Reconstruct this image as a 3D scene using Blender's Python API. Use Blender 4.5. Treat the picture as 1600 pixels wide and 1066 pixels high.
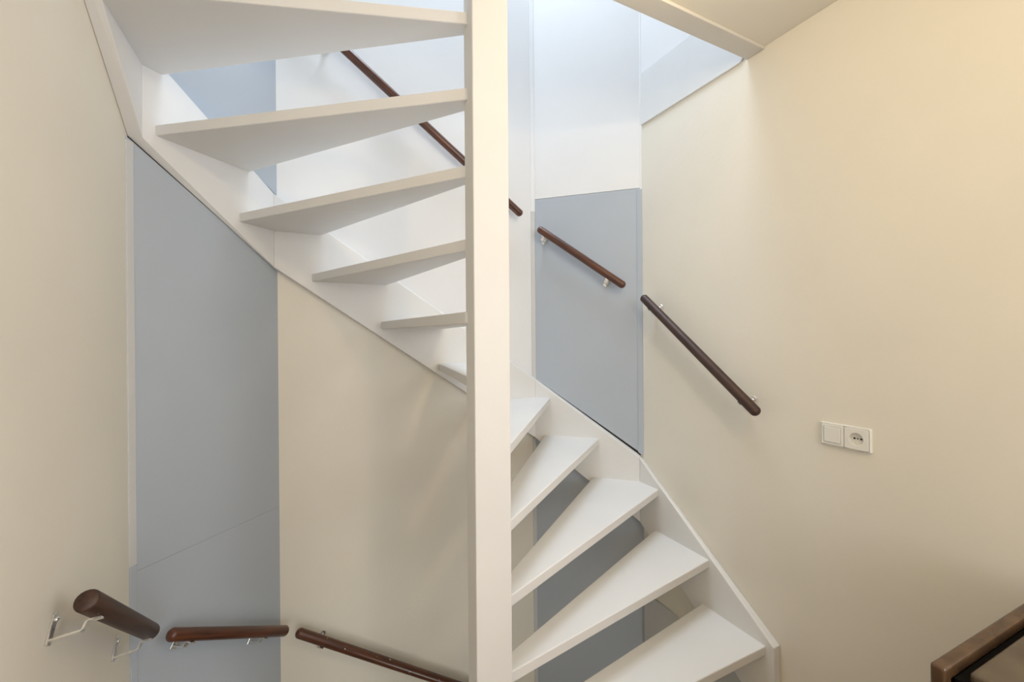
import bpy, bmesh, math, random
from mathutils import Vector, Matrix

random.seed(4)
scene = bpy.context.scene
for o in list(bpy.data.objects):
    bpy.data.objects.remove(o, do_unlink=True)
COL = scene.collection

EYE = 1.465                      # camera height above this storey's floor (floor = z 0)
FLOOR_H = 2.85                   # storey height

# ------------------------------------------------------------------ camera
F_PX, PSI, TH, RHO, PY = 649.714, 0.45878, -0.00167, 0.00747, 524.29
cam_d = bpy.data.cameras.new('camera')
cam = bpy.data.objects.new('camera', cam_d)
COL.objects.link(cam)
cam_d.sensor_fit = 'HORIZONTAL'
cam_d.sensor_width = 36.0
cam_d.lens = 36.0 * F_PX / 1600.0
cam_d.shift_y = -(533.0 - PY) / 1600.0
cam_d.clip_start = 0.02
cam_m = (Matrix.Rotation(-PSI, 4, 'Z') @ Matrix.Rotation(math.pi / 2 + TH, 4, 'X')
         @ Matrix.Rotation(-RHO, 4, 'Z'))
cam.matrix_world = Matrix.Translation((0, 0, EYE)) @ cam_m
scene.camera = cam

# ------------------------------------------------------------------ world, lights, exposure
world = bpy.data.worlds.new('world')
scene.world = world
world.use_nodes = True
world.node_tree.nodes['Background'].inputs[0].default_value = (0.75, 0.85, 1.0, 1)
world.node_tree.nodes['Background'].inputs[1].default_value = 0.3
scene.view_settings.view_transform = 'Standard'
scene.view_settings.look = 'None'
scene.view_settings.gamma = 1.0
scene.view_settings.use_curve_mapping = False
scene.view_settings.exposure = 0.0


def area_light(name, loc, target, sx, sy, watts, col):
    d = bpy.data.lights.new(name, 'AREA')
    d.shape = 'RECTANGLE'
    d.size, d.size_y = sx, sy
    d.energy = watts
    d.color = col
    o = bpy.data.objects.new(name, d)
    COL.objects.link(o)
    o.location = loc
    o.rotation_euler = (Vector(target) - Vector(loc)).to_track_quat('-Z', 'Y').to_euler()
    return o


COOL = (0.70, 0.83, 1.0)
# added light at an invented right-wall window behind the camera, brightens the left wall
area_light('added_side_light', (1.68, -0.725, EYE + 0.1), (0.2, -0.65, EYE - 0.05), 0.9, 1.6, 27, (0.92, 0.94, 1.0))
# daylight through the window in the front wall, behind the camera
area_light('front_window_daylight', (0.45, -3.15, EYE + 0.25), (0.45, 2, EYE + 0.25), 1.6, 1.5, 41, (0.87, 0.92, 1.0))
# daylight through the roof light over the stair well
area_light('roof_daylight', (0.55, 1.45, EYE + 3.95), (0.55, 1.45, 0), 1.3, 0.95, 87, COOL)
# added light before the solid lower right wall, brightens the lower left panels
area_light('added_lower_light', (1.645, -0.30, EYE - 2.60), (-0.3, 1.2, EYE - 1.9), 1.1, 1.0, 30, (1.0, 0.99, 0.96))


# ------------------------------------------------------------------ materials
def lin(r, g, b):
    f = lambda c: ((c / 255 + 0.055) / 1.055) ** 2.4 if c > 10 else c / 255 / 12.92
    return (f(r), f(g), f(b), 1)


def mat_paint(name, col, rough=0.55, var=0.04, scale=3.0, bump=0.02, bscale=60):
    m = bpy.data.materials.new(name)
    m.use_nodes = True
    nt = m.node_tree
    bs = nt.nodes['Principled BSDF']
    tc = nt.nodes.new('ShaderNodeTexCoord')
    nz = nt.nodes.new('ShaderNodeTexNoise')
    nz.inputs['Scale'].default_value = scale
    nz.inputs['Detail'].default_value = 4
    nt.links.new(tc.outputs['Object'], nz.inputs['Vector'])
    rp = nt.nodes.new('ShaderNodeValToRGB')
    rp.color_ramp.elements[0].position = 0.3
    rp.color_ramp.elements[1].position = 0.7
    rp.color_ramp.elements[0].color = tuple(c * (1 - var) for c in col[:3]) + (1,)
    rp.color_ramp.elements[1].color = tuple(min(1, c * (1 + var)) for c in col[:3]) + (1,)
    nt.links.new(nz.outputs['Fac'], rp.inputs['Fac'])
    nt.links.new(rp.outputs['Color'], bs.inputs['Base Color'])
    bs.inputs['Roughness'].default_value = rough
    n2 = nt.nodes.new('ShaderNodeTexNoise')
    n2.inputs['Scale'].default_value = bscale
    n2.inputs['Detail'].default_value = 3
    nt.links.new(tc.outputs['Object'], n2.inputs['Vector'])
    bp = nt.nodes.new('ShaderNodeBump')
    bp.inputs['Strength'].default_value = bump
    bp.inputs['Distance'].default_value = 0.01
    nt.links.new(n2.outputs['Fac'], bp.inputs['Height'])
    nt.links.new(bp.outputs['Normal'], bs.inputs['Normal'])
    return m


def mat_wood(name, dark, light, rough=0.32, chips=False):
    m = bpy.data.materials.new(name)
    m.use_nodes = True
    nt = m.node_tree
    bs = nt.nodes['Principled BSDF']
    tc = nt.nodes.new('ShaderNodeTexCoord')
    mp = nt.nodes.new('ShaderNodeMapping')
    mp.inputs['Scale'].default_value = (4, 60, 60)
    nt.links.new(tc.outputs['Object'], mp.inputs['Vector'])
    nz = nt.nodes.new('ShaderNodeTexNoise')
    nz.inputs['Scale'].default_value = 1.6
    nz.inputs['Detail'].default_value = 6
    nt.links.new(mp.outputs['Vector'], nz.inputs['Vector'])
    rp = nt.nodes.new('ShaderNodeValToRGB')
    rp.color_ramp.elements[0].position = 0.32
    rp.color_ramp.elements[1].position = 0.72
    rp.color_ramp.elements[0].color = dark
    rp.color_ramp.elements[1].color = light
    nt.links.new(nz.outputs['Fac'], rp.inputs['Fac'])
    out = rp.outputs['Color']
    if chips:
        vo = nt.nodes.new('ShaderNodeTexNoise')
        vo.inputs['Scale'].default_value = 55
        vo.inputs['Detail'].default_value = 1
        nt.links.new(tc.outputs['Object'], vo.inputs['Vector'])
        th = nt.nodes.new('ShaderNodeMath')
        th.operation = 'GREATER_THAN'
        th.inputs[1].default_value = 0.745
        nt.links.new(vo.outputs['Fac'], th.inputs[0])
        mx = nt.nodes.new('ShaderNodeMix')
        mx.data_type = 'RGBA'
        nt.links.new(th.outputs[0], mx.inputs['Factor'])
        nt.links.new(out, mx.inputs[6])
        mx.inputs[7].default_value = (0.62, 0.55, 0.45, 1)
        out = mx.outputs[2]
    nt.links.new(out, bs.inputs['Base Color'])
    bs.inputs['Roughness'].default_value = rough
    bs.inputs['Coat Weight'].default_value = 0.25
    bs.inputs['Coat Roughness'].default_value = 0.2
    return m


def mat_metal(name, col, rough, metallic=1.0):
    m = bpy.data.materials.new(name)
    m.use_nodes = True
    nt = m.node_tree
    bs = nt.nodes['Principled BSDF']
    bs.inputs['Base Color'].default_value = col
    bs.inputs['Metallic'].default_value = metallic
    tc = nt.nodes.new('ShaderNodeTexCoord')
    nz = nt.nodes.new('ShaderNodeTexNoise')
    nz.inputs['Scale'].default_value = 120
    nt.links.new(tc.outputs['Object'], nz.inputs['Vector'])
    mr = nt.nodes.new('ShaderNodeMapRange')
    mr.inputs['To Min'].default_value = rough * 0.8
    mr.inputs['To Max'].default_value = rough * 1.25
    nt.links.new(nz.outputs['Fac'], mr.inputs['Value'])
    nt.links.new(mr.outputs['Result'], bs.inputs['Roughness'])
    return m


M_WALL = mat_paint('cream_wall_paint', (0.76, 0.715, 0.622, 1), 0.6, 0.025, 2.2, 0.05, 45)
M_CEIL = mat_paint('ceiling_paint', (0.76, 0.715, 0.622, 1), 0.7, 0.02, 2.0, 0.03, 60)
M_GREY = mat_paint('blue_grey_paint', (0.425, 0.465, 0.515, 1), 0.45, 0.02, 2.5, 0.02, 40)
M_PALE = mat_paint('pale_grey_paint', (0.56, 0.56, 0.55, 1), 0.5, 0.02, 3.0, 0.02, 40)
M_UPW = mat_paint('white_wall_paint', (0.78, 0.775, 0.77, 1), 0.5, 0.02, 2.0, 0.03, 45)
M_WHITE = mat_paint('white_gloss_paint', (0.745, 0.73, 0.705, 1), 0.5, 0.015, 4.0, 0.03, 30)
M_BEAM = mat_paint('greyed_beam_paint', (0.62, 0.59, 0.54, 1), 0.5, 0.02, 3.0, 0.03, 40)
M_BACK = mat_paint('gap_shade_backing', (0.045, 0.036, 0.028, 1), 0.9, 0.1, 6.0, 0.05, 60)  # shade of the gaps beside the stringers, put into a near-black colour
M_FASC = mat_paint('light_grey_fascia_paint', (0.72, 0.72, 0.71, 1), 0.25, 0.02, 3.0, 0.06, 12)
M_WHITE.node_tree.nodes['Principled BSDF'].inputs['Specular IOR Level'].default_value = 0.35
M_WOOD = mat_wood('red_brown_varnished_wood', (0.045, 0.014, 0.006, 1), (0.14, 0.042, 0.015, 1))
M_WOODD = mat_wood('dark_brown_varnished_wood', (0.026, 0.011, 0.006, 1), (0.066, 0.026, 0.013, 1), 0.5)
M_WOODD.node_tree.nodes['Principled BSDF'].inputs['Coat Weight'].default_value = 0.05
M_WOODC = mat_wood('chipped_varnished_wood', (0.045, 0.014, 0.006, 1), (0.12, 0.037, 0.014, 1), chips=True)
M_STEEL = mat_metal('satin_steel', (0.86, 0.85, 0.83, 1), 0.28)
M_PLAST = mat_paint('white_plastic', (0.78, 0.76, 0.70, 1), 0.35, 0.005, 5, 0.0)
M_HOLE = mat_paint('socket_hole_black', (0.01, 0.01, 0.01, 1), 0.6, 0.0, 5, 0.0)
M_BRONZE = mat_paint('worn_bronze_lacquer', (0.075, 0.040, 0.019, 1), 0.25, 0.4, 14.0, 0.05, 40)
M_TOPB = mat_paint('scuffed_brown_top', (0.10, 0.072, 0.044, 1), 0.30, 0.25, 9.0, 0.06, 35)
M_BLACK = mat_paint('black_groove', (0.004, 0.0035, 0.003, 1), 0.9, 0.0, 5, 0.0)
M_BLACK.node_tree.nodes['Principled BSDF'].inputs['Specular IOR Level'].default_value = 0.1
M_FLOOR = mat_wood('oak_floor', (0.30, 0.20, 0.12, 1), (0.42, 0.30, 0.19, 1), 0.4)


# ------------------------------------------------------------------ mesh helpers
def new_obj(name, bm, mat, parent=None, smooth=False):
    bmesh.ops.recalc_face_normals(bm, faces=bm.faces[:])
    me = bpy.data.meshes.new(name)
    bm.to_mesh(me)
    bm.free()
    me.materials.append(mat)
    if smooth:
        for pl in me.polygons:
            pl.use_smooth = True
    o = bpy.data.objects.new(name, me)
    COL.objects.link(o)
    if parent:
        o.parent = parent
    return o


def tag(o, label, cat, group=None):
    o['label'] = label
    o['category'] = cat
    if group:
        o['group'] = group
    return o


def empty(name, loc):
    o = bpy.data.objects.new(name, None)
    o.empty_display_size = 0.05
    COL.objects.link(o)
    o.location = loc
    bpy.context.view_layer.update()
    return o


def keep(child, parent):
    """parent without moving: parts are modelled in world coordinates"""
    child.parent = parent
    inv = Matrix.Identity(4)
    q = parent
    while q:
        inv = inv @ Matrix.Translation(-Vector(q.location)) if q.type == 'EMPTY' else inv
        q = q.parent
    child.matrix_parent_inverse = inv
    return child


def struct(o):
    o['kind'] = 'structure'
    return o


def add_prism(bm, pts, ext):
    """closed polygon (3D points) extruded by vector ext"""
    a = [bm.verts.new(p) for p in pts]
    b = [bm.verts.new(Vector(p) + Vector(ext)) for p in pts]
    bm.faces.new(a)
    bm.faces.new(b[::-1])
    n = len(a)
    for i in range(n):
        bm.faces.new((a[i], a[(i + 1) % n], b[(i + 1) % n], b[i]))


def add_box(bm, lo, hi):
    x0, y0, z0 = lo
    x1, y1, z1 = hi
    add_prism(bm, [(x0, y0, z0), (x1, y0, z0), (x1, y1, z0), (x0, y1, z0)], (0, 0, z1 - z0))


def bevel(bm, w, seg=2):
    bmesh.ops.recalc_face_normals(bm, faces=bm.faces[:])
    bmesh.ops.bevel(bm, geom=[e for e in bm.edges if len(e.link_faces) == 2 and e.calc_face_angle(0) > 0.5],
                    offset=w, segments=seg, profile=0.5, affect='EDGES', clamp_overlap=True)


def box_obj(name, lo, hi, mat, parent=None, bev=0.0):
    bm = bmesh.new()
    add_box(bm, lo, hi)
    if bev:
        bevel(bm, bev)
    o = new_obj(name, bm, mat)
    if parent:
        keep(o, parent)
    return o


def P(x, y, z):
    return Vector((x, y, z + EYE))


# ------------------------------------------------------------------ plan of the stair well (metres, camera at x=y=0)
CR, BR = Vector((1.6655, 1.746)), Vector((1.221, 2.176))
BL, CL = Vector((-0.117, 2.176)), Vector((-0.527, 1.779))
XR, XL = CR.x, CL.x
Y_FRONT = -3.2
OUT = [Vector((XR, Y_FRONT)), CR, BR, BL, CL, Vector((XL, Y_FRONT))]
SEG = [(OUT[i], (OUT[i + 1] - OUT[i]).normalized()) for i in range(5)]
NRM = [Vector((-d.y, d.x)) for _, d in SEG]          # inward normals
Z_LOW, Z_TOP = -1.465 - FLOOR_H, 3.98


def off_line(i, t):
    A, d = SEG[i]
    return A + NRM[i] * t, d


def isect(a, b):
    (A, d), (B, e) = a, b
    det = d.x * (-e.y) + e.x * d.y
    w = B - A
    t = (w.x * (-e.y) + e.x * w.y) / det
    return A + d * t


def offset_corners(ts):
    """corners R/RC, RC/B, B/LC, LC/L for per-wall offsets"""
    ls = [off_line(i, ts[i]) for i in range(5)]
    return [isect(ls[i], ls[i + 1]) for i in range(4)]


def on_wall(i, t, x=None, y=None):
    A, d = off_line(i, t)
    s = (x - A.x) / d.x if x is not None else (y - A.y) / d.y
    return A + d * s


# ------------------------------------------------------------------ walls
def wall(name, i, back=0.0, mat=M_WALL, zs=None, start=None):
    A = OUT[i] if start is None else Vector((OUT[i].x, start))
    B = OUT[i + 1]
    n = NRM[i]
    d = SEG[i][1]
    e = 0.12
    a, b = A - n * back - d * (e if i in (1, 2, 3) else 0), B - n * back + d * (e if i in (1, 2, 3) else 0)
    if i == 0:
        b = B + d * 0.1
    if i == 4:
        a = A - d * 0.1
    za, zb, zc_, zd = (Z_LOW, Z_LOW, Z_TOP, Z_TOP) if zs is None else zs
    bm = bmesh.new()
    add_prism(bm, [P(a.x, a.y, za), P(b.x, b.y, zb), P(b.x, b.y, zc_), P(a.x, a.y, zd)], (-n.x * 0.12, -n.y * 0.12, 0))
    return struct(new_obj(name, bm, mat))


PT = 0.012
Z_UP = 1.20                       # paint changes to white above the ceiling of this storey
w_right = wall('wall_right', 0, zs=(Z_LOW, Z_LOW, Z_UP, Z_UP), start=-0.20)
wall('wall_right_upper', 0, mat=M_UPW, zs=(Z_UP, Z_UP, Z_TOP, Z_TOP))
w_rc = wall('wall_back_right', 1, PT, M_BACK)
# back wall: cream below the stringer, white above it (the joint lies behind the stringer)
sl_b = (0.47 + 0.44) / (BR.x - BL.x)
zr, zl = -0.44 - 0.12 * sl_b, 0.47 + 0.12 * sl_b
w_back = wall('wall_back', 2, zs=(Z_LOW, Z_LOW, zl, zr))
wall('wall_back_upper', 2, mat=M_UPW, zs=(zr, zl, Z_TOP, Z_TOP))
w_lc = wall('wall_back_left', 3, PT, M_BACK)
w_left = wall('wall_left', 4)

# stringer edge heights at the inner corners (relative to the eye), top and bottom
TS = [0.040, 0.040, 0.040, 0.022, 0.041]
C_R, C_B, C_L, C_W = offset_corners(TS)      # R/RC, RC/B, B/LC, LC/L
ZT = {'R': -0.678, 'B': -0.267, 'L': 0.638, 'W': 0.982}
ZB = {'R': -1.027, 'B': -0.608, 'L': 0.309, 'W': 0.668}
Y_END = 1.004                                 # front end of the right wall stringer
SL_R = (-0.678 + 1.226) / (C_R.y - 1.012)
SL_RB = 0.752
SL_L = 0.80


def panel(name, i, s0, s1, zlow, zhigh, mat, parent, th=PT, gap=0.0, proud=0.0):
    """board on wall i; zlow / zhigh = (z at s0, z at s1); s measured from the start corner"""
    A, d = SEG[i]
    n = NRM[i]
    bm = bmesh.new()
    a, b = A + d * s0 + n * proud, A + d * s1 + n * proud
    pts = [P(a.x, a.y, zlow[0]), P(b.x, b.y, zlow[1]), P(b.x, b.y, zhigh[1]), P(a.x, a.y, zhigh[0])]
    add_prism(bm, pts, (-n.x * th, -n.y * th, 0))
    bevel(bm, 0.0005, 1)
    o = new_obj(name, bm, mat)
    keep(o, parent)
    return o


LRC = (BR - CR).length
LLC = (CL - BL).length
G = 0.005
# right chamfer: grey board above the stringer, white board above that, grey board under the stairs
panel('wall_panel', 1, 0.0, LRC, (ZT['R'] + 0.009, ZT['B'] + 0.009), (0.807, 0.807), M_GREY, w_rc)
panel('wall_panel', 1, 0.0, LRC, (0.809, 0.809), (Z_TOP - 0.01, Z_TOP - 0.01), M_UPW, w_rc)
panel('wall_panel', 1, 0.0, LRC, (Z_LOW, Z_LOW), (ZB['R'] - G, ZB['B'] - G), M_GREY, w_rc)
# left chamfer: two grey boards under the stringer (seam between), one above it
panel('wall_panel', 3, 0.0, LLC, (-0.7770, -0.7770), (ZB['L'] - 0.007, ZB['W'] - 0.005), M_GREY, w_lc)
panel('wall_panel', 3, 0.0, LLC, (Z_LOW, Z_LOW), (-0.7776, -0.7776), M_GREY, w_lc)
panel('wall_panel', 3, 0.0, LLC, (ZT['L'] + G, ZT['W'] + G), (Z_TOP - 0.01, Z_TOP - 0.01), M_GREY, w_lc)

# floor edge fascia boards on the right wall, in the well (this storey's ceiling and floor levels)
def fascia(z0, z1, mat):
    bm = bmesh.new()
    ys, ye = 1.135, CR.y - 0.012
    r = 0.028
    prof = [(ye, z0), (ye, z1), (ys, z1), (ys, z0 + r)]
    for k in range(1, 6):
        a = math.pi + k / 6 * math.pi / 2
        prof.append((ys + r + r * math.cos(a), z0 + r + r * math.sin(a)))
    prof.append((ys + r, z0))
    add_prism(bm, [P(XR + 0.001, y, z) for y, z in prof], (-0.011, 0, 0))
    bevel(bm, 0.0015, 1)
    o = new_obj('fascia_board', bm, mat)
    keep(o, w_right)
    return o


fascia(1.147, 1.428, M_FASC)
fascia(1.147 - FLOOR_H, -1.421, M_PALE)


# corner laths
def lath(name, i, j, wi, wj, z0a, z0b, z1, mat, bulge=0.004):
    """strip in the corner between wall i and wall j (=i+1); bottom heights on either side"""
    c = OUT[i + 1]
    a = c - SEG[i][1] * wi
    b = c + SEG[j][1] * wj
    n = (NRM[i] + NRM[j]).normalized()
    q = [c - n * 0.004, a - NRM[i] * 0.002, a + NRM[i] * bulge, b + NRM[j] * bulge, b - NRM[j] * 0.002]
    zs = [(z0a + z0b) / 2, z0a, z0a, z0b, z0b]
    bm = bmesh.new()
    lo = [bm.verts.new(P(v.x, v.y, z)) for v, z in zip(q, zs)]
    hi = [bm.verts.new(P(v.x, v.y, z1)) for v in q]
    bm.faces.new(lo)
    bm.faces.new(hi[::-1])
    for k in range(5):
        bm.faces.new((lo[k], lo[(k + 1) % 5], hi[(k + 1) % 5], hi[k]))
    bevel(bm, 0.001, 1)
    return struct(new_obj(name, bm, mat))


lath('trim_1', 0, 1, 0.008, 0.024, ZT['R'] + 0.004, ZT['R'] + 0.02, 0.80, M_GREY)
lath('trim_2', 0, 1, 0.006, 0.006, 0.80, 0.80, Z_TOP - 0.01, M_UPW, 0.002)
lath('trim_3', 1, 2, 0.012, 0.016, ZT['B'] + 0.004, ZT['B'] + 0.014, 0.735, M_PALE)
lath('trim_4', 1, 2, 0.012, 0.016, 0.735, 0.735, Z_TOP - 0.01, M_UPW)
lath('trim_5', 3, 4, 0.020, 0.006, -0.752, -0.752, ZB['W'] - 0.02, M_PALE)
lath('trim_6', 3, 4, 0.020, 0.004, Z_LOW, Z_LOW, -0.752, M_GREY)
lath('trim_7', 0, 1, 0.006, 0.008, Z_LOW, Z_LOW, ZB['R'] - 0.01, M_GREY, 0.002)
lath('trim_8', 1, 2, 0.010, 0.014, Z_LOW, Z_LOW, ZB['B'] - 0.01, M_PALE, 0.003)

# ------------------------------------------------------------------ floors, ceilings, front walls and windows of the rooms behind the camera
Y_EDGE = 1.10


def slab(name, z0, z1, mat, y1=Y_EDGE):
    return struct(box_obj(name, (XL + 0.001, Y_FRONT, z0 + EYE), (XR - 0.001, y1, z1 + EYE), mat))


slab('floor', -1.50, -1.465, M_FLOOR)
slab('ceiling_lower', -1.695, -1.502, M_CEIL)
slab('ceiling', 1.156, 1.35, M_CEIL)
slab('floor_upper', 1.352, 1.385, M_FLOOR)
struct(box_obj('floor_lower', (XL - 0.1, Y_FRONT, Z_LOW + EYE - 0.1), (XR + 0.1, 2.3, Z_LOW + EYE - 0.001), M_FLOOR))

# edge board round the opening in the ceiling
bm = bmesh.new()
add_box(bm, (0.5425, 1.050, 1.145 + EYE), (XR - 0.0012, 1.125, 1.158 + EYE))
bevel(bm, 0.002, 2)
struct(new_obj('trim_9', bm, M_BEAM))
bm = bmesh.new()
add_box(bm, (0.5425, 1.1012, 1.1585 + EYE), (XR - 0.0012, 1.122, 1.40 + EYE))
bevel(bm, 0.002, 1)
struct(new_obj('trim_10', bm, M_WHITE))

# roof with its opening
for k, (lo, hi) in enumerate([((XL - .1, Y_FRONT), (XR + .1, 0.90)), ((XL - .1, 2.00), (XR + .1, 2.35)),
                              ((XL - .1, 0.90), (-0.15, 2.00)), ((1.25, 0.90), (XR + .1, 2.00))]):
    struct(box_obj('ceiling_upper' if k == 0 else 'ceiling_upper.%03d' % k,
                   (lo[0], lo[1], Z_TOP + EYE), (hi[0], hi[1], Z_TOP + EYE + 0.08), M_CEIL))


def front_wall(name, wname, zf, zc, wx0, wx1, wz0, wz1):
    y0, y1 = Y_FRONT - 0.1, Y_FRONT
    bm = bmesh.new()
    add_box(bm, (XL, y0, zf + EYE), (wx0, y1, zc + EYE))
    add_box(bm, (wx1, y0, zf + EYE), (XR, y1, zc + EYE))
    add_box(bm, (wx0, y0, zf + EYE), (wx1, y1, wz0 + EYE))
    add_box(bm, (wx0, y0, wz1 + EYE), (wx1, y1, zc + EYE))
    struct(new_obj(name, bm, M_WALL))
    bm = bmesh.new()
    for a, b in (((wx0, wz0), (wx0 + .05, wz1)), ((wx1 - .05, wz0), (wx1, wz1)), ((wx0, wz0), (wx1, wz0 + .05)),
                 ((wx0, wz1 - .05), (wx1, wz1)), (((wx0 + wx1) / 2 - .02, wz0), ((wx0 + wx1) / 2 + .02, wz1))):
        add_box(bm, (a[0], y0 + .02, a[1] + EYE), (b[0], y0 + .06, b[1] + EYE))
    struct(new_obj(wname, bm, M_WHITE))


front_wall('wall_front', 'window_4', -1.465, 1.156, -0.40, 1.30, -0.52, 1.02)
# right wall behind the camera, opened for the added window of the side light
wy0, wy1, wz0, wz1 = -1.20, -0.25, -0.75, 0.95
bm = bmesh.new()
for y0, y1, z0, z1 in ((Y_FRONT, wy0, Z_LOW, Z_UP), (wy1, -0.201, Z_LOW, Z_UP), (wy0, wy1, Z_LOW, wz0), (wy0, wy1, wz1, Z_UP)):
    add_box(bm, (XR, y0, z0 + EYE), (XR + 0.12, y1, z1 + EYE))
struct(new_obj('wall_right_rear', bm, M_WALL))
bm = bmesh.new()
for y0, y1, z0, z1 in ((wy0, wy0 + .05, wz0, wz1), (wy1 - .05, wy1, wz0, wz1), (wy0, wy1, wz0, wz0 + .05), (wy0, wy1, wz1 - .05, wz1),
                       ((wy0 + wy1) / 2 - .02, (wy0 + wy1) / 2 + .02, wz0, wz1)):
    add_box(bm, (XR + 0.05, y0, z0 + EYE), (XR + 0.09, y1, z1 + EYE))
struct(new_obj('added_window_1', bm, M_WHITE))
front_wall('wall_front_upper', 'window_2', 1.385, Z_TOP, -0.20, 1.20, 2.2, 3.5)
struct(box_obj('wall_front_lower', (XL, Y_FRONT - 0.1, Z_LOW + EYE), (XR, Y_FRONT, -1.696 + EYE), M_WALL))
bm = bmesh.new()                        # added frame round the lower light; the wall behind has no opening
for y0, y1, z0, z1 in ((-0.92, -0.86, -3.2, -2.0), (0.26, 0.32, -3.2, -2.0), (-0.92, 0.32, -3.26, -3.2), (-0.92, 0.32, -2.0, -1.94)):
    add_box(bm, (XR - 0.03, y0, z0 + EYE), (XR - 0.001, y1, z1 + EYE))
struct(new_obj('added_window_3', bm, M_WHITE))

# ------------------------------------------------------------------ the staircase
NX0, NX1, NY0, NY1 = 0.4288, 0.5422, 1.1105, 1.1815
RISE, Z1 = 0.21921, -1.2457
stair = empty('open_riser_staircase', (0.485, 1.146, 0.0))
tag(stair, 'white painted winding staircase with open risers turning round a square newel post', 'staircase')


def stair_part(name, bm, mat=M_WHITE):
    return keep(new_obj(name, bm, mat), stair)


bm = bmesh.new()
add_box(bm, (NX0, NY0, Z_LOW + EYE), (NX1, NY1, 2.35 + EYE))
bevel(bm, 0.004, 3)
stair_part('newel_post', bm)


def stringer(a_in, b_in, a_out, b_out, zt, zb):
    """board between plan points, inner face a_in-b_in; zt, zb = top / bottom heights at a and b, or extra profile points"""
    bm = bmesh.new()
    prof_in = [(a_in, zb[0]), (b_in, zb[1]), (b_in, zt[1]), (a_in, zt[0])]
    prof_out = [(a_out, zb[0]), (b_out, zb[1]), (b_out, zt[1]), (a_out, zt[0])]
    vi = [bm.verts.new(P(v.x, v.y, z)) for v, z in prof_in]
    vo = [bm.verts.new(P(v.x, v.y, z)) for v, z in prof_out]
    bm.faces.new(vi)
    bm.faces.new(vo[::-1])
    for k in range(4):
        bm.faces.new((vi[k], vi[(k + 1) % 4], vo[(k + 1) % 4], vo[k]))
    bevel(bm, 0.0015, 2)
    return stair_part('stringer', bm)


E0 = 0.0008
O_R, O_B, O_L, O_W = offset_corners([E0, -PT + E0, E0, -PT + E0, E0])
# right wall: with the upright front end standing on the floor
xi, xo = XR - TS[0], XR - E0
zc = lambda y: ZT['R'] + (y - C_R.y) * SL_R
zb_ = lambda y: ZB['R'] + (y - C_R.y) * SL_RB
y_hit = C_R.y + (-1.465 - ZB['R']) / SL_RB
prof = [(C_R.y, ZB['R']), (C_R.y, ZT['R']), (Y_END, zc(Y_END)), (Y_END, -1.465), (y_hit, -1.465)]
prof_o = [(O_R.y, ZB['R']), (O_R.y, ZT['R']), (Y_END, zc(Y_END)), (Y_END, -1.465), (y_hit, -1.465)]
bm = bmesh.new()
vi = [bm.verts.new(P(xi, y, z)) for y, z in prof]
vo = [bm.verts.new(P(xo, y, z)) for y, z in prof_o]
bm.faces.new(vi)
bm.faces.new(vo[::-1])
for k in range(5):
    bm.faces.new((vi[k], vi[(k + 1) % 5], vo[(k + 1) % 5], vo[k]))
bevel(bm, 0.003, 2)
stair_part('stringer', bm)
stringer(C_R, C_B, O_R, O_B, (ZT['R'], ZT['B']), (ZB['R'], ZB['B']))
stringer(C_B, C_L, O_B, O_L, (ZT['B'], ZT['L']), (ZB['B'], ZB['L']))
stringer(C_L, C_W, O_L, O_W, (ZT['L'], ZT['W']), (ZB['L'], ZB['W']))
ya = 1.12
LT, LB = ZT['W'] + (C_W.y - ya) * SL_L, ZB['W'] + (C_W.y - ya) * SL_L
eL = Vector((XL + TS[4], ya))
eLo = Vector((XL + E0, ya))
stringer(C_W, eL, O_W, eLo, (ZT['W'], LT), (ZB['W'], LB))

HS = 0.012      # housing depth of the treads in the stringers
TH_T = 0.036
HT = [t - HS for t in TS]
H_CORN = offset_corners(HT)
WALLK = 'R RC B LC L'.split()


def wp(w, c):
    i = WALLK.index(w)
    return i, on_wall(i, HT[i], y=c) if w in ('R', 'L') else on_wall(i, HT[i], x=c)


TREADS = [  # nose newel pts, nose wall, rear wall, rear newel pts
    ([(0.545, 1.058)], ('R', 1.037), ('R', 1.334), [(0.530, 1.176)]),
    ([(0.530, 1.134)], ('R', 1.297), ('R', 1.625), [(0.530, 1.188)]),
    ([(0.505, 1.165), (0.530, 1.143)], ('R', 1.602), ('RC', 1.455), [(0.530, 1.206)]),
    ([(0.500, 1.160), (0.530, 1.148)], ('RC', 1.478), ('RC', 1.255), [(0.505, 1.230)]),
    ([(0.480, 1.165), (0.530, 1.158)], ('RC', 1.277), ('B', 0.905), [(0.490, 1.225)]),
    ([(0.475, 1.150), (0.530, 1.172)], ('B', 0.945), ('B', 0.626), [(0.484, 1.190)]),
    ([(0.440, 1.150), (0.505, 1.175)], ('B', 0.655), ('B', 0.330), [(0.4235, 1.170)]),
    ([(0.445, 1.150), (0.486, 1.178)], ('B', 0.362), ('B', 0.020), [(0.4295, 1.180)]),
    ([(0.445, 1.150), (0.478, 1.178)], ('B', 0.062), ('LC', -0.250), [(0.4290, 1.174)]),
    ([(0.445, 1.135), (0.462, 1.190)], ('LC', -0.219), ('LC', -0.468), [(0.4240, 1.153)]),
    ([(0.445, 1.135), (0.452, 1.185)], ('LC', -0.452), ('L', 1.455), [(0.4270, 1.147)]),
    ([(0.445, 1.112), (0.445, 1.165)], ('L', 1.500), ('L', 1.135), [(0.4290, 1.115)]),
]
for k, (nn, nw, rw, rn) in enumerate(TREADS):
    zt = Z1 + k * RISE
    i0, a = wp(*nw)
    i1, b = wp(*rw)
    pts = [Vector(q) for q in nn] + [a] + [H_CORN[c] for c in range(i0, i1)] + [b] + [Vector(q) for q in rn]
    bm = bmesh.new()
    add_prism(bm, [P(v.x, v.y, zt - TH_T) for v in pts], (0, 0, TH_T))
    bevel(bm, 0.0035, 2)
    stair_part('tread', bm)

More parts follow.
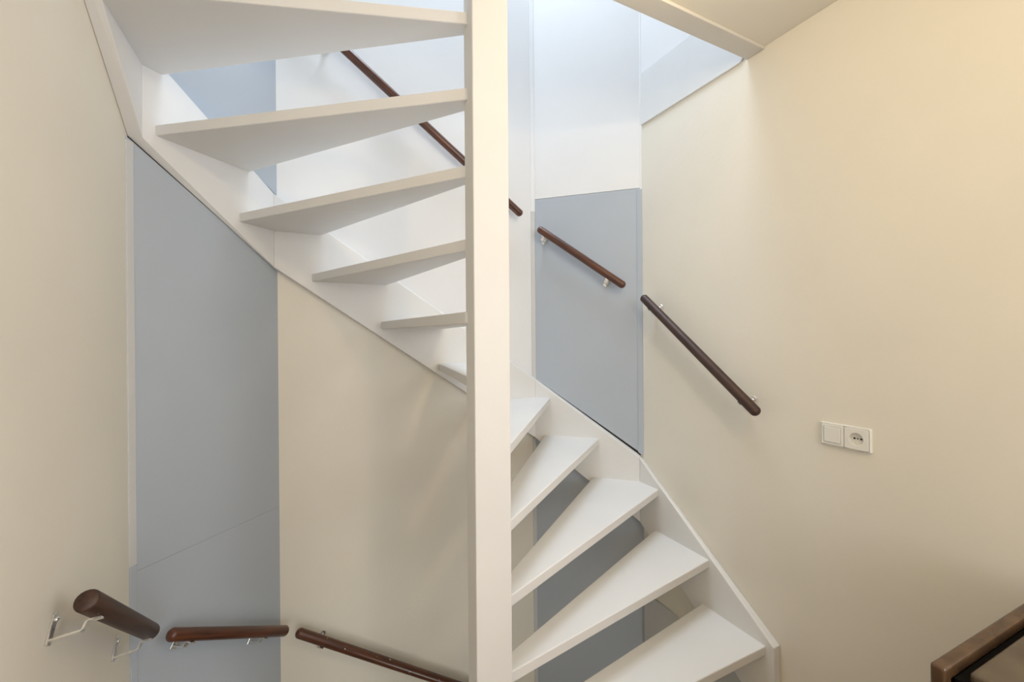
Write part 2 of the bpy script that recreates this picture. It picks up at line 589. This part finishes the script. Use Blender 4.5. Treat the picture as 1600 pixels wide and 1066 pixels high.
# ------------------------------------------------------------------ handrails
def rail_mesh(length, r, flat0=False, flat1=False, seg=20):
    """round rail along +x from 0 to length with domed (or nearly flat) ends"""
    prof = []
    for end, flat in ((0, flat0), (1, flat1)):
        if flat:
            q = [(0.0, 0.0), (0.0, r * 0.80), (0.003, r * 0.93), (0.008, r)]
        else:
            q = [(r * 0.85 * (1 - math.cos(t)), r * math.sin(t)) for t in [k * math.pi / 2 / 6 for k in range(7)]]
        prof.append(q)
    line = prof[0] + [(length - x, y) for x, y in prof[1][::-1]]
    bm = bmesh.new()
    rings = []
    for x, y in line:
        if y < 1e-6:
            rings.append([bm.verts.new((x, 0, 0))])
        else:
            rings.append([bm.verts.new((x, y * math.cos(2 * math.pi * k / seg), y * math.sin(2 * math.pi * k / seg)))
                          for k in range(seg)])
    for A, B in zip(rings, rings[1:]):
        for k in range(seg):
            k2 = (k + 1) % seg
            if len(A) == 1:
                bm.faces.new((A[0], B[k2], B[k]))
            elif len(B) == 1:
                bm.faces.new((A[k], A[k2], B[0]))
            else:
                bm.faces.new((A[k], A[k2], B[k2], B[k]))
    return bm


def strip_mesh(bm, path, width, th):
    """flat bar following path [(u, b)] with given width along x, thickness th in the (u, b) plane"""
    n = len(path)
    rows = []
    for k in range(n):
        p0 = Vector(path[max(0, k - 1)])
        p1 = Vector(path[min(n - 1, k + 1)])
        d = (p1 - p0).normalized()
        nn = Vector((-d.y, d.x)) * th / 2
        c = Vector(path[k])
        rows.append([bm.verts.new((sx * width / 2, (c + s * nn).x, (c + s * nn).y))
                     for sx, s in ((-1, -1), (1, -1), (1, 1), (-1, 1))])
    for A, B in zip(rows, rows[1:]):
        for k in range(4):
            bm.faces.new((A[k], A[(k + 1) % 4], B[(k + 1) % 4], B[k]))
    bm.faces.new(rows[0])
    bm.faces.new(rows[-1][::-1])


def add_dome(bm, c, r, h, axis='y', seg=12):
    rings = []
    for t in (0.0, 0.5, 0.85):
        rr = r * math.cos(t * math.pi / 2) if t else r
        hh = h * math.sin(t * math.pi / 2)
        rings.append([bm.verts.new((c[0] + rr * math.cos(2 * math.pi * k / seg), c[1] + hh,
                                    c[2] + rr * math.sin(2 * math.pi * k / seg))) for k in range(seg)])
    for A, B in zip(rings, rings[1:]):
        for k in range(seg):
            bm.faces.new((A[k], A[(k + 1) % seg], B[(k + 1) % seg], B[k]))
    bm.faces.new(rings[0])
    bm.faces.new(rings[-1][::-1])


def handrail(i, p0, p1, off, r, brackets, label, mat=M_WOOD, flat0=False, flat1=False):
    """p0 -> p1: rail axis end points (x, y, z) on wall i, brackets at distances from p0"""
    a, b = P(*p0), P(*p1)
    t = (b - a).normalized()
    n = Vector((NRM[i].x, NRM[i].y, 0))
    up = n.cross(t)
    if up.z < 0:
        up = -up
    L = (b - a).length
    root = empty('handrail', a)
    tag(root, label, 'handrail', 'wall handrails along the stairs')
    M = Matrix((t, n, up)).transposed().to_4x4()
    if M.determinant() < 0:
        M = Matrix((t, n, up)).transposed().to_4x4()
    root.rotation_mode = 'QUATERNION'
    flip = M.to_3x3().determinant() < 0
    if flip:                                   # keep a right handed frame: x runs the other way
        t = -t
        M = Matrix((t, n, up)).transposed().to_4x4()
        root.location = b
        brackets = [L - q for q in brackets]
        flat0, flat1 = flat1, flat0
    root.rotation_quaternion = M.to_quaternion()
    o = new_obj('rail', rail_mesh(L, r, flat0, flat1), mat, root, smooth=True)
    for q in brackets:
        bm = bmesh.new()
        # wall plate, against the wall: u = -off
        add_prism(bm, [(q + x, -off + 0.0008, z) for x, z in
                       ((-0.010, -0.058), (0.010, -0.058), (0.010, 0.002), (0.006, 0.008), (-0.006, 0.008), (-0.010, 0.002))],
                  (0, 0.0045, 0))
        bevel(bm, 0.001, 1)
        br = new_obj('bracket', bm, M_STEEL, root)
        bm = bmesh.new()
        bot = -r
        strip_mesh(bm, [(-off + 0.004, bot - 0.026), (-0.021, bot - 0.021), (-0.017, bot - 0.018),
                        (-0.014, bot - 0.005), (-0.010, bot - 0.0022), (0.012, bot - 0.0018)],
                   0.018, 0.004)
        arm = new_obj('arm', bm, M_STEEL, br)
        arm.location.x = q
        bm = bmesh.new()
        add_dome(bm, (q, -off + 0.0053, -0.008), 0.0065, 0.006)
        new_obj('screw', bm, M_STEEL, br, smooth=True)
    return root


handrail(0, (1.5955, 1.668, 0.197), (1.5955, 1.040, -0.322), 0.07, 0.0215, [0.085, 0.735],
         'dark brown wooden handrail on the cream wall above the light switch', M_WOODD)
handrail(1, (1.2065, 2.0925, 0.616), (1.5545, 1.7555, 0.258), 0.07, 0.021, [0.055, 0.50],
         'short reddish-brown handrail on the blue-grey panel right of the newel post', M_WOOD)
handrail(2, (-0.05, 2.106, 1.508), (1.108, 2.106, 0.684), 0.07, 0.021, [0.20, 1.15],
         'reddish-brown handrail on the back wall, seen between the upper treads', M_WOOD)
handrail(4, (-0.450, 1.266, -0.591), (-0.450, 1.703, -0.943), 0.077, 0.0235, [0.080, 0.520],
         'thick dark brown handrail with a flat end on the left wall', M_WOODD, flat0=True)
handrail(3, (-0.428, 1.777, -1.006), (-0.088, 2.106, -1.311), 0.07, 0.0215, [0.10, 0.445],
         'short brown handrail across the lower blue-grey panel, bottom left', M_WOOD)
handrail(2, (-0.052, 2.106, -1.328), (1.05, 2.106, -2.10), 0.07, 0.0215, [0.14, 1.15],
         'chipped brown handrail sloping out of view below the stairs, left of the newel post', M_WOODC)

# ------------------------------------------------------------------ switch and socket
SY, SZ = 0.777, -0.360
plate = empty('switch_and_socket', (XR - 0.001, SY, SZ + EYE))
tag(plate, 'white light switch and round wall socket in one double frame', 'socket')


def rrect(cy, cz, w, h, r, seg=4):
    pts = []
    for (sx, sz, a0) in ((1, 1, 0), (-1, 1, 90), (-1, -1, 180), (1, -1, 270)):
        for k in range(seg + 1):
            a = math.radians(a0 + 90 * k / seg)
            pts.append((cy + sx * (w / 2 - r) + r * math.cos(a), cz + sz * (h / 2 - r) + r * math.sin(a)))
    return pts


def plate_bm(loops):
    """stack of closed loops [(pts, depth)] joined; first is outermost at the wall"""
    bm = bmesh.new()
    rows = [[bm.verts.new((-d, y, z)) for y, z in pts] for pts, d in loops]
    n = len(rows[0])
    for A, B in zip(rows, rows[1:]):
        for k in range(n):
            bm.faces.new((A[k], A[(k + 1) % n], B[(k + 1) % n], B[k]))
    return bm, rows


def circ(cy, cz, r, n):
    return [(cy + r * math.cos(2 * math.pi * (k + 0.5) / n), cz + r * math.sin(2 * math.pi * (k + 0.5) / n)) for k in range(n)]


bm, rows = plate_bm([(rrect(0, 0, 0.152, 0.081, 0.005), -0.001), (rrect(0, 0, 0.152, 0.081, 0.005), 0.005),
                     (rrect(0, 0, 0.147, 0.076, 0.004), 0.0095), (rrect(0, 0, 0.1425, 0.0735, 0.003), 0.0095),
                     (rrect(0, 0, 0.1425, 0.0735, 0.003), -0.001)])
new_obj('frame', bm, M_PLAST, plate)
# switch (farther half): surround and rocker
cs, ck = 0.0355, -0.0355
bm, rows = plate_bm([(rrect(cs, 0, 0.069, 0.072, 0.003), 0.000), (rrect(cs, 0, 0.069, 0.072, 0.003), 0.0105),
                     (rrect(cs, 0, 0.066, 0.069, 0.003), 0.0115), (rrect(cs, 0, 0.054, 0.057, 0.003), 0.0120),
                     (rrect(cs, 0, 0.053, 0.056, 0.003), 0.0100)])
bm.faces.new(rows[-1])
sw = new_obj('switch_surround', bm, M_PLAST, plate)
bm, rows = plate_bm([(rrect(cs, 0, 0.0505, 0.0535, 0.003), 0.0095), (rrect(cs, 0, 0.0505, 0.0535, 0.003), 0.0128),
                     (rrect(cs, 0, 0.047, 0.050, 0.0025), 0.0142)])
bm.faces.new(rows[-1])
new_obj('rocker', bm, M_PLAST, sw)
# socket (nearer half): square insert with a round well
n = 20
ANG = [2 * math.pi * k / 32 for k in range(32)]


def square_loop(w, h):
    out = []
    for a in ANG:
        c, s_ = math.cos(a), math.sin(a)
        f = min(w / 2 / max(abs(c), 1e-6), h / 2 / max(abs(s_), 1e-6))
        out.append((ck + c * f, s_ * f))
    return out


sq, sq_i = square_loop(0.069, 0.072), square_loop(0.066, 0.069)
ring0 = [(ck + 0.0212 * math.cos(a), 0.0212 * math.sin(a)) for a in ANG]
ring1 = [(ck + 0.0204 * math.cos(a), 0.0204 * math.sin(a)) for a in ANG]
bm, rows = plate_bm([(sq, 0.000), (sq, 0.0112), (sq_i, 0.0125), (ring0, 0.0125), (ring1, 0.0118), (ring1, -0.0004)])
bm.faces.new(rows[-1])
so = new_obj('socket_insert', bm, M_PLAST, plate)
for yy, rr in ((0.0095, 0.0031), (-0.0095, 0.0031), (0.0, 0.0020)):
    bm = bmesh.new()
    c = circ(ck + yy, 0, rr, 12)
    add_prism(bm, [(0.0003, y, z) for y, z in c], (-0.0012, 0, 0))
    new_obj('pin_hole', bm, M_HOLE, so)

# ------------------------------------------------------------------ brown cabinet at the lower right corner
CX, CY, CZ = 1.0435, 0.354, -0.620
cab = empty('brown_cabinet', (CX, CY, 0.0))
tag(cab, 'worn glossy brown cabinet corner with a dark rim, in front of the cream wall', 'cabinet')
cab.rotation_euler.z = math.radians(-2.5)


def cab_part(name, lo, hi, mat, bev):
    bm = bmesh.new()
    add_box(bm, lo, hi)
    bevel(bm, bev, 3)
    return new_obj(name, bm, mat, cab)


zt = CZ + EYE
CW = 0.56
bm = bmesh.new()                       # one bent rim: stile and top rail of the same bar
add_prism(bm, [(0, -0.022, 0.0), (0, -0.022, zt), (CW, -0.022, zt), (CW, -0.022, zt - 0.026), (0.026, -0.022, zt - 0.026), (0.026, -0.022, 0.0)], (0, 0.022, 0))
bevel(bm, 0.005, 3)
new_obj('rim', bm, M_BRONZE, cab)
cab_part('back_board', (0.0262, -0.016, 0.02), (CW, -0.006, zt - 0.0265), M_BLACK, 0.001)
cab_part('groove', (0.030, -0.50, 0.03), (CW - 0.01, -0.0225, zt - 0.022), M_BLACK, 0.002)
cab_part('body', (0.044, -0.55, 0.02), (CW, -0.038, zt - 0.006), M_TOPB, 0.006)

# ------------------------------------------------------------------ ceiling lamp of this room (above the frame of the photograph)
def ceiling_lamp(lx, ly, watts, label, rad):
    lamp = empty('ceiling_lamp', (lx, ly, 1.156 + EYE))
    tag(lamp, label, 'lamp')
    bm = bmesh.new()
    bmesh.ops.create_cone(bm, cap_ends=True, segments=32, radius1=rad * 0.9, radius2=rad, depth=0.02,
                          matrix=Matrix.Translation((0, 0, -0.0105)))
    new_obj('base', bm, M_WHITE, lamp)
    ld = bpy.data.lights.new('lamp_bulb', 'POINT')
    ld.energy = watts
    ld.color = (1.0, 0.79, 0.47)
    ld.shadow_soft_size = 0.05
    bulb = bpy.data.objects.new('lamp_bulb', ld)
    COL.objects.link(bulb)
    bulb.parent = lamp
    bulb.location = (0, 0, -0.10)


ceiling_lamp(0.65, -0.40, 18, 'flat white ceiling lamp in the middle of the room ceiling', 0.13)
ceiling_lamp(0.95, 0.80, 3.2, 'small white ceiling lamp close to the foot of the stairs', 0.05)
